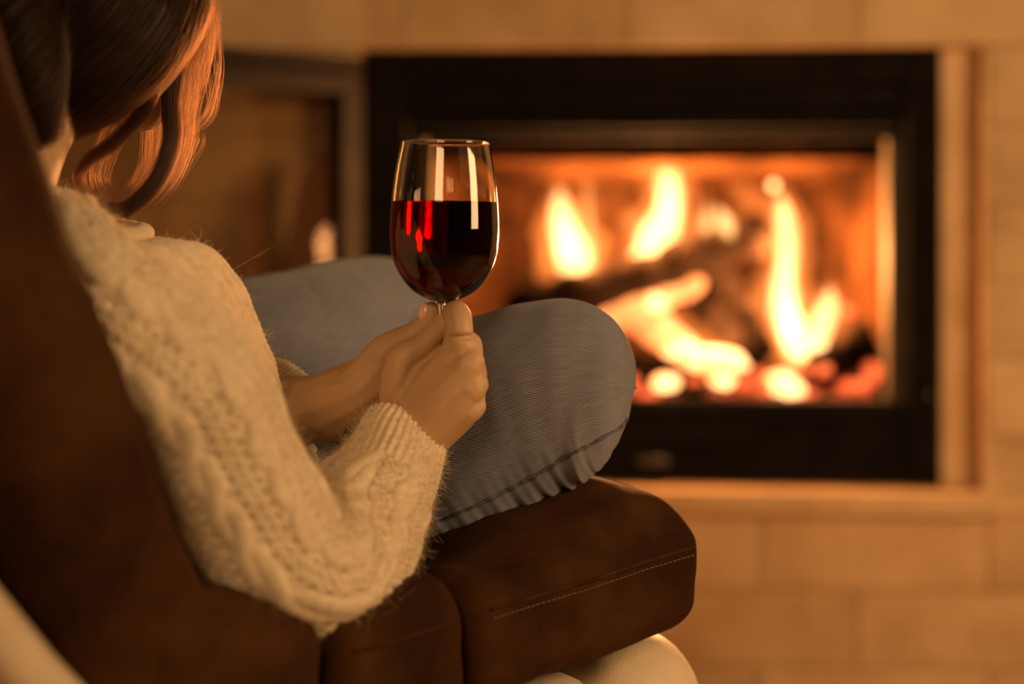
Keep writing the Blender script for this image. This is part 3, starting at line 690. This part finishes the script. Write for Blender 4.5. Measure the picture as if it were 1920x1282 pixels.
# ---- jeans
def leg_disp(seed, amp, pucker=0.0, pside=0.0):
    def f(T, L, R):
        out = np.zeros_like(R)
        for k, (a, b, c) in enumerate(((2, 9, .5), (3, 16, .35), (5, 31, .22), (1, 40, .15))):
            out += c*np.sin(2*np.pi*(a*T+b*L+seed*(k+1)+0.3*np.sin(2*np.pi*(T+L*5))))
        pk = np.clip(-np.cos(2*np.pi*(T-pside))-0.35, 0, 1)
        return np.clip(R/0.05, 0, 1)**3*(amp*out+pucker*pk*(np.sin(2*np.pi*(L/0.024+0.25*np.sin(40*L)))+0.6*np.sin(2*np.pi*L/0.011+3)))
    return f
def bigger(rows, k, d=0.0): return [(a, b, c, r*k+d, *rest) for a, b, c, r, *rest in rows]
jm = MB()
knee_rows = [(398, 1050, 1.50, 0.088), (560, 958, 1.515, 0.090), (700, 885, 1.515, 0.0895), (850, 808, 1.505, 0.087), (960, 762, 1.497, 0.0825), (1030, 738, 1.49, 0.0790), (1085, 727, 1.485, 0.0755), (1130, 724, 1.48, 0.0640), (1158, 724, 1.478, 0.0500), (1175, 725, 1.477, 0.0350), (1185, 726, 1.476, 0.0215), (1190, 727, 1.476, 0.0100), (1191, 727, 1.476, 0.0015)]
v_, f_, u_ = tube(pathpx(knee_rows), n=150, seg=140, disp=leg_disp(.2, 0.0012, 0.0016, 0.0), aspect=0.76); jm.add(v_, f_, u_)
near_mesh_v = v_
v_, f_, u_ = tube(pathpx(bigger(near_shin, 1.12, 0.006)), n=60, seg=60, disp=leg_disp(.6, 0.002)); jm.add(v_, f_, u_)
v_, f_, u_ = tube(pathpx([(261, 930, 1.62, 0.092), (420, 728, 1.67, 0.090), (560, 672, 1.73, 0.087), (660, 632, 1.775, 0.080), (725, 606, 1.80, 0.070), (752, 598, 1.815, 0.054), (790, 590, 1.82, 0.03)]), n=110, seg=110, disp=leg_disp(.45, 0.0005), aspect=0.95); jm.add(v_, f_, u_)
v_, f_, u_ = tube(pathpx(bigger(far_shin, 1.12, 0.006)), n=60, seg=60, disp=leg_disp(.8, 0.002)); jm.add(v_, f_, u_)
v_, f_ = ellipsoid(pelvis-UPV*0.02, np.array([rgt*0.17, fwd*0.13, UPV*0.10]), 24); jm.add(v_, f_)
jm.v = [a-PO for a in jm.v]
jeans = jm.build('jeans', M['denim'], person)
# outer seam: follow the photograph's line along the surface of the near leg
jv = np.concatenate(jm.v)+PO
bvh = BVHTree.FromPolygons([tuple(a) for a in jv], jm.f)
seam_px = [(735, 1022), (798, 988), (890, 947), (957, 914), (1030, 875), (1062, 854), (1107, 832), (1143, 811), (1162, 801), (1176, 784)]
sp = catmull(np.array([(a, b, 0) for a, b in seam_px], float), 90)
pts = []
for a in sp:
    d = P(a[0], a[1], 1.0)-np.array([0, 0, CZ]); hit = bvh.ray_cast(Vector((0, 0, CZ)), Vector(d).normalized())
    if hit[0] is not None: pts.append(np.array(hit[0])+np.array(hit[1])*0.0008)
pts = np.array(pts)
if len(pts) > 4:
    rr = 0.0013+0.0003*np.sin(np.arange(len(pts))*0.9)
    vv, ff, _ = tube(np.c_[pts, rr], n=180, seg=10); mesh_obj('seam', vv-PO, ff, M['denim_dark'], jeans)

# ---- sweater: knit in relief on every sleeve
def knit(ncab, lam, total, cuff, ribs, seed=0.0):
    def f(T, L, R):
        ph = (T*ncab+seed) % 1.0; t = (ph-0.5)/0.27
        a = 2*np.pi*L/lam
        x = 0.48*np.sin(a)
        h1 = np.sqrt(np.clip(1-((t-x)/0.56)**2, 0, 1))*(1+0.28*np.cos(a)); h2 = np.sqrt(np.clip(1-((t+x)/0.56)**2, 0, 1))*(1-0.28*np.cos(a))
        cab = np.maximum(h1, h2)
        cab = cab*0.0028+0.0003*np.sin(2*np.pi*L/0.0052+t*3*np.sign(t-0.01))*(cab > 0.2)
        inz = np.abs(t) < 1.05
        st_ = 2*np.pi*L/0.0062; cw = ph*2*np.pi*7
        moss = 0.0011*np.sin(cw)*np.sin(st_)+0.0006*np.sin(2*cw+st_)
        gap = np.abs(np.abs(t)-1.18)
        holes = -0.0050*np.exp(-(gap/0.13)**2)*np.clip(np.sin(2*np.pi*L/0.0098+seed), 0, 1)**2
        gap2 = np.abs(((ph+0.5) % 1.0)-0.5)
        holes += -0.0026*np.exp(-(gap2/0.035)**2)*np.clip(np.sin(2*np.pi*L/0.0085+1.0), 0, 1)**2
        h = np.where(inz, np.maximum(cab, 0.0), moss)+holes
        rib = 0.0009*np.cos(2*np.pi*ribs*T)+0.0004*np.sin(2*np.pi*L/0.004)
        k = np.clip((L-(total-cuff))/0.012, 0, 1)
        slack = 0.0018*np.sin(2*np.pi*(L*13+T*2))*np.sin(2*np.pi*(T+0.3))+0.0016*np.sin(2*np.pi*(3*T+L*7))
        return h*(1-k)+rib*k+slack
    return f
def length(rows):
    q = catmull(pathpx(rows), 200)[:, :3]; return np.linalg.norm(np.diff(q, axis=0), axis=1).sum()
near_sleeve = [(60, 462, 1.26, 0.050), (118, 545, 1.205, 0.056), (185, 610, 1.20, 0.056), (262, 668, 1.205, 0.0585), (352, 752, 1.21, 0.0575), (437, 905, 1.222, 0.0505), (520, 1035, 1.236, 0.050), (592, 1078, 1.255, 0.049), (650, 1030, 1.30, 0.0475), (692, 950, 1.335, 0.0455), (733, 868, 1.368, 0.0385), (757, 812, 1.388, 0.0335)]
far_sleeve = [(0, 420, 1.45, 0.055), (60, 520, 1.50, 0.058), (190, 760, 1.52, 0.052), (330, 870, 1.52, 0.047), (440, 812, 1.475, 0.042), (500, 772, 1.455, 0.036), (546, 742, 1.441, 0.0335)]
sw = MB()
SEEDS = []
for rows, up, n, seg, sd_, nc in ((near_sleeve, (0.2, -1, 0.1), 470, 330, 0.15, 7), (far_sleeve, (0.2, -1, 0.1), 220, 160, 0.4, 7)):
    Lr = length(rows)
    v_, f_, u_ = tube(pathpx(rows), up=up, n=n, seg=seg, caps=False, disp=knit(nc, 0.070, Lr, 0.062, 40, sd_))
    # turned-in edge at the cuff
    last = v_[(n-1)*seg:n*seg]; cc = last.mean(0); tdir = (cc-v_[(n-6)*seg:(n-5)*seg].mean(0)); tdir /= np.linalg.norm(tdir)
    r1 = cc+(last-cc)*0.96+tdir*0.0018; r2 = cc+(last-cc)*0.88+tdir*0.0005; r3 = cc+(last-cc)*0.86-tdir*0.02
    b0 = len(v_); v_ = np.vstack([v_, r1, r2, r3]); prev = (n-1)*seg
    for q in range(3):
        cur = b0+q*seg
        f_ += [(prev+j, prev+(j+1) % seg, cur+(j+1) % seg, cur+j) for j in range(seg)]
        prev = cur
    SEEDS.append((v_, n, seg)); sw.add(v_, f_)
# torso of the sweater and its neckline band
ring = []
for k in range(64):
    a = 2*math.pi*k/64
    p = neck+fwd*0.082*math.cos(a)+rgt*0.078*math.sin(a); 
    p[2] = 0.790-0.016*math.cos(a)-0.014*math.sin(a)+0.003*math.sin(3*a)
    ring.append(p)
ring = np.array(ring)
levels = [(pelvis-UPV*0.055-fwd*0.00, 0.185, 0.135), (pelvis+UPV*0.01, 0.19, 0.14), (pelvis*0.72+neck*0.28-fwd*0.02, 0.18, 0.14), (pelvis*0.42+neck*0.58-fwd*0.02, 0.185, 0.135), (pelvis*0.2+neck*0.8-fwd*0.01, 0.18, 0.115), (neck-UPV*0.045, 0.13, 0.098)]
rings = []
for c, a, b in levels:
    rings.append(np.array([c+fwd*b*math.cos(2*math.pi*k/64)+rgt*a*math.sin(2*math.pi*k/64) for k in range(64)]))
rings.append(ring)
R_ = np.array(rings); n2 = 150
cols = [catmull(R_[:, k], n2) for k in range(64)]
G = np.array(cols).transpose(1, 0, 2)                 # n2 x 64 x 3
th2 = np.arange(256)/256*64; i0 = np.floor(th2).astype(int); fr = (th2-i0)[None, :, None]
G = G[:, i0 % 64]*(1-fr)+G[:, (i0+1) % 64]*fr
nr = G-G.mean(1, keepdims=True); nr /= np.linalg.norm(nr, axis=2, keepdims=True)+1e-9
TT, LL = np.meshgrid(np.arange(256)/256, np.linspace(0, 0.42, n2))
G = G+nr*knit(14, 0.070, 9, 0.02, 40, 0.3)(TT, LL, LL)[..., None]
v_ = G.reshape(-1, 3); f_ = [(i*256+j, i*256+(j+1) % 256, (i+1)*256+(j+1) % 256, (i+1)*256+j) for i in range(n2-1) for j in range(256)]
sw.add(v_, f_); SEEDS.append((v_, n2, 256))
sw.v = [a-PO for a in sw.v]
sweater = sw.build('sweater', M['wool'], person)
rp = np.vstack([ring, ring[:1]])
v_, f_, _ = tube(np.c_[rp+UPV*0.002, np.full(len(rp), 0.0078)], n=200, seg=18, caps=False, disp=lambda T, L, R: 0.0012*np.sin(2*np.pi*L/0.006+2*np.pi*T))
mesh_obj('collar', v_-PO, f_, M['wool'], sweater)
# fuzz of the wool
fz = []
for (vs, n, seg), cnt in zip(SEEDS, (30000, 5000, 6000)):
    g = vs[:n*seg].reshape(n, seg, 3); ctr = g.mean(1)
    ii = rng.integers(0, n, cnt); jj = rng.integers(0, seg, cnt)
    p = g[ii, jj]; nn = p-ctr[ii]; nn /= np.linalg.norm(nn, axis=1)[:, None]
    d = nn+rng.normal(0, 0.75, (cnt, 3)); d /= np.linalg.norm(d, axis=1)[:, None]; d2 = d+rng.normal(0, 0.7, (cnt, 3))
    ln_ = rng.gamma(2.2, 0.0020, cnt)[:, None]
    fz.append(np.stack([p-nn*0.0005, p+d*ln_*0.5, p+d*ln_*0.5+d2*ln_*0.5], 1))
fz = np.concatenate(fz)-PO
o = strands('wool_fuzz', fz, 0.00009, M['fuzz'], sweater, 0.5); o['kind'] = 'stuff'

# ---- hair: an underlayer on the skull, combed strands over it, loose locks beside the face
hair_parts = [ellipsoid(hp(-0.018, 0, 0.022), np.array([hd*0.100, hrgt*0.082, hu*0.102]), 20),
    tube(pathpx([(60, 235, 1.34, 0.020), (120, 195, 1.335, 0.026), (190, 140, 1.33, 0.032), (270, 70, 1.335, 0.034), (320, -10, 1.36, 0.034)]), n=24, seg=20),
    tube(pathpx([(60, 180, 1.36, 0.03), (140, 110, 1.33, 0.04), (220, 20, 1.32, 0.04)]), n=16, seg=20),
    tube(pathpx([(120, 180, 1.40, 0.035), (220, 110, 1.42, 0.045), (300, 40, 1.43, 0.04)]), n=16, seg=20)]
hair_parts.append(tube(pathpx([(30, -40, 1.37, 0.04), (25, 80, 1.36, 0.036), (45, 190, 1.345, 0.03), (62, 240, 1.335, 0.018)]), n=16, seg=18))
hair_parts.append(tube(pathpx([(10, -30, 1.29, 0.034), (22, 60, 1.275, 0.034), (42, 150, 1.272, 0.031), (62, 222, 1.28, 0.022)]), n=12, seg=18))
hair_parts.append(tube(pathpx([(310, -40, 1.36, 0.032), (300, 50, 1.36, 0.028), (262, 120, 1.365, 0.022), (215, 165, 1.365, 0.015)]), n=16, seg=18))
uv_, uf_ = fused(hair_parts, 0.004, 8)
hair = mesh_obj('hair', uv_-PO, uf_, M['scalp'], person)
cv = []
NS = 5200
hc = hp(-0.020, 0, 0.018)
for i in range(NS):
    a = rng.uniform(-math.pi, math.pi); spread = rng.uniform(0.02, 1)
    # combed from the parting on top down to the nape; longer at the back
    az = a; k = 22
    el = np.linspace(rng.uniform(0.02, 1.2), rng.uniform(2.15, 2.6), k)
    fwdness = math.cos(az)
    if fwdness > 0.45: el = np.linspace(el[0], 1.35, k)
    az_ = az+np.linspace(0, 0.25*math.sin(az), k)
    rad = 1.0+rng.uniform(0, 0.10)+0.02*np.sin(np.linspace(0, 9, k)+a*7)
    p = hc[None]+rad[:, None]*(np.outer(np.sin(el)*np.cos(az_), hd)*0.105+np.outer(np.sin(el)*np.sin(az_), hrgt)*0.086+np.outer(np.cos(el), hu)*0.108)
    cv.append(p)
hb_ = BVHTree.FromPolygons([tuple(a) for a in uv_], uf_)
flow = P(40, 262, 1.32)-P(330, -40, 1.33); flow /= np.linalg.norm(flow)
cv = list(cv)[:1500]
for i in rng.integers(0, len(uv_), 6500):
    p = Vector(uv_[i]); k = 22; out = []; lift = rng.uniform(0.0004, 0.0045); tilt_ = rng.normal(0, 0.10); curl = rng.normal(0, 0.02)
    st_ = rng.uniform(0.003, 0.006)
    for q in range(k):
        loc, nn_, _, _ = hb_.find_nearest(p)
        out.append(np.array(loc)+np.array(nn_)*lift*(0.4+0.6*math.sin(math.pi*(q+1)/(k+1))))
        d = Vector(flow)+Vector((0, 0, 1))*(tilt_+curl*q); d -= d.dot(nn_)*nn_
        if d.length < 1e-5: d = Vector((0.001, 0, -0.001))
        p = loc+d.normalized()*st_
    cv.append(np.array(out))
cv = np.array(cv)-PO
strands('hair_strands', cv, 0.00010, M['hair'], hair, 0.5)['kind'] = 'stuff'
def lock(rows, n, spread, seed, pinch=0.4, k=36, wave=0.0):
    g = catmull(np.array([P(a, b, c) for a, b, c in rows]), k)
    t, u, w = frames(g, (0, -1, 0)); out = []
    s_ = np.linspace(0, 1, k); env = (1-(1-pinch)*np.abs(2*s_-1)**2)
    for i in range(n):
        r = spread*math.sqrt(rng.uniform()); a = rng.uniform(0, 2*math.pi); tw = rng.uniform(-1.2, 1.2); ph = rng.uniform(0, 6.28)
        aa = a+tw*s_
        cut_ = rng.uniform(0.8, 1.0)
        off = (r*env*np.cos(aa)+wave*np.sin(7*s_+ph))[:, None]*w+(r*env*np.sin(aa))[:, None]*u
        p = g+off; idx = np.linspace(0, (k-1)*cut_, k); lo = np.floor(idx).astype(int); hi_ = np.minimum(lo+1, k-1); fr_ = (idx-lo)[:, None]
        out.append(p[lo]*(1-fr_)+p[hi_]*fr_)
    return np.array(out)-PO
locks = [
    (((345, -60, 1.40), (350, 65, 1.40), (331, 131, 1.40), (321, 196, 1.395), (323, 262, 1.39), (305, 318, 1.385), (278, 360, 1.38), (236, 393, 1.375), (197, 390, 1.37), (165, 355, 1.37)), 800, 0.0075, 0.6),
    (((330, -40, 1.42), (318, 90, 1.42), (300, 180, 1.42), (296, 260, 1.42), (285, 320, 1.41), (250, 365, 1.40), (205, 378, 1.39)), 150, 0.014, 0.5),
    (((310, 60, 1.36), (296, 140, 1.36), (270, 205, 1.36), (215, 265, 1.36), (165, 300, 1.36), (148, 335, 1.36), (172, 380, 1.37)), 350, 0.0055, 0.6),
    (((375, -60, 1.42), (385, 60, 1.43), (372, 130, 1.43), (352, 200, 1.43), (345, 270, 1.42), (320, 340, 1.41), (275, 385, 1.40)), 110, 0.011, 0.4),
    (((385, -60, 1.44), (398, 30, 1.45), (380, 110, 1.45), (362, 175, 1.44), (352, 235, 1.44)), 70, 0.008, 0.3),
    (((395, -40, 1.45), (412, 90, 1.46), (408, 160, 1.46), (390, 215, 1.46), (352, 258, 1.45), (330, 300, 1.44)), 22, 0.004, 0.4),
    (((380, 0, 1.44), (400, 190, 1.45), (365, 245, 1.44), (375, 262, 1.44), (345, 315, 1.43), (290, 392, 1.42)), 14, 0.006, 0.5),
    (((270, 150, 1.36), (225, 225, 1.37), (195, 290, 1.38), (185, 340, 1.39), (215, 375, 1.39), (255, 350, 1.40), (275, 300, 1.41)), 70, 0.011, 0.5),
    (((345, 20, 1.41), (335, 200, 1.41), (318, 300, 1.41), (262, 372, 1.40), (190, 350, 1.39), (160, 300, 1.38)), 90, 0.017, 0.5),
]
for i, (rows, n, sprd, pin) in enumerate(locks):
    strands('hair_lock', lock(rows, n, sprd, i, pin, wave=0.0012), 0.00010 if n > 60 else 0.00013, M['hair'], hair, 0.5)['kind'] = 'stuff'

# ------------------------------------------------------------------ wine glass and wine
GZ = 1.390; gs = GZ/FPX
gbase = P(830, 566, GZ)
glass = empty('wine_glass', gbase-np.array([0, 0, 0.078])); tag(glass, 'clear stemmed wine glass held in both hands', 'wine glass')
glass.rotation_euler = (math.radians(-1.3), math.radians(0.5), 0)
def lathe(prof, seg=96):
    vv = []; ff = []
    for r, z in prof:
        for j in range(seg):
            a = 2*math.pi*j/seg; vv.append((r*math.cos(a), r*math.sin(a), z))
    for i in range(len(prof)-1):
        for j in range(seg):
            k = (j+1) % seg; ff.append((i*seg+j, i*seg+k, (i+1)*seg+k, (i+1)*seg+j))
    return vv, ff
outp = [(0, 0), (0.0050, 0.0002), (0.012, 0.0020), (0.0245, 0.0085), (0.0345, 0.0205), (0.0405, 0.0335), (0.0424, 0.0465), (0.0428, 0.056), (0.0420, 0.074), (0.0404, 0.092), (0.0380, 0.108), (0.0358, 0.1195), (0.0346, 0.1250)]
op = catmull(np.array([(a, b, 0) for a, b in outp], float), 60)[:, :2]; op[0, 0] = 0.00001
tk = 0.0012
d_ = np.gradient(op, axis=0); d_ /= np.linalg.norm(d_, axis=1)[:, None]
inn = op+np.c_[-d_[:, 1], d_[:, 0]]*tk
inn = inn[inn[:, 0] > 0.0002]; inn[0] = (0.00001, max(inn[0, 1], 0.0022))
inn[:, 1] = np.maximum(inn[:, 1], 0.0022)
SH = 0.078      # stem height: bowl sits on it
rim = [(op[-1, 0]-0.0002, op[-1, 1]+0.0006), (op[-1, 0]-0.0008, op[-1, 1]+0.0008), (op[-1, 0]-0.0013, op[-1, 1]+0.0005)]
WL = (566-378)*gs                                   # wine level above the bowl's foot
r_at = np.interp(WL, inn[:, 1], inn[:, 0])
prof = [(a, b+SH) for a, b in op]+[(a, b+SH) for a, b in rim]+[(a, b+SH) for a, b in inn[::-1] if b > WL]+[(r_at, WL+SH)]   # below the wine level the wine's own wall is the inner face
vv, ff = lathe(prof); mesh_obj('bowl', vv, ff, M['glass'], glass)
stem = [(0.00001, SH+0.0004), (0.0050, SH+0.0002), (0.0046, SH-0.003), (0.0038, SH-0.010), (0.0034, SH-0.03), (0.0036, 0.012), (0.0050, 0.006), (0.00001, 0.0045)]
vv, ff = lathe(stem, 32); mesh_obj('stem', vv, ff, M['glass'], glass)
foot = [(0.00001, 0.0046), (0.006, 0.0042), (0.018, 0.0028), (0.030, 0.0018), (0.0335, 0.0012), (0.0338, 0.0006), (0.0330, 0), (0.00001, 0)]
vv, ff = lathe(foot, 64); mesh_obj('foot', vv, ff, M['glass'], glass)
wi = inn[inn[:, 1] < WL]
wprof = [(a, b) for a, b in wi]+[(r_at, WL), (0.00001, WL)]
vv, ff = lathe([(a, b+SH) for a, b in wprof]); wine = mesh_obj('red_wine', vv, ff, M['wine']); wine.data.materials.append(M['wine_top'])
for pg in wine.data.polygons[-96:]: pg.material_index = 1; pg.use_smooth = False
wine.location = glass.location; wine.rotation_euler = glass.rotation_euler
tag(wine, 'dark red wine filling the lower part of the glass bowl', 'wine')
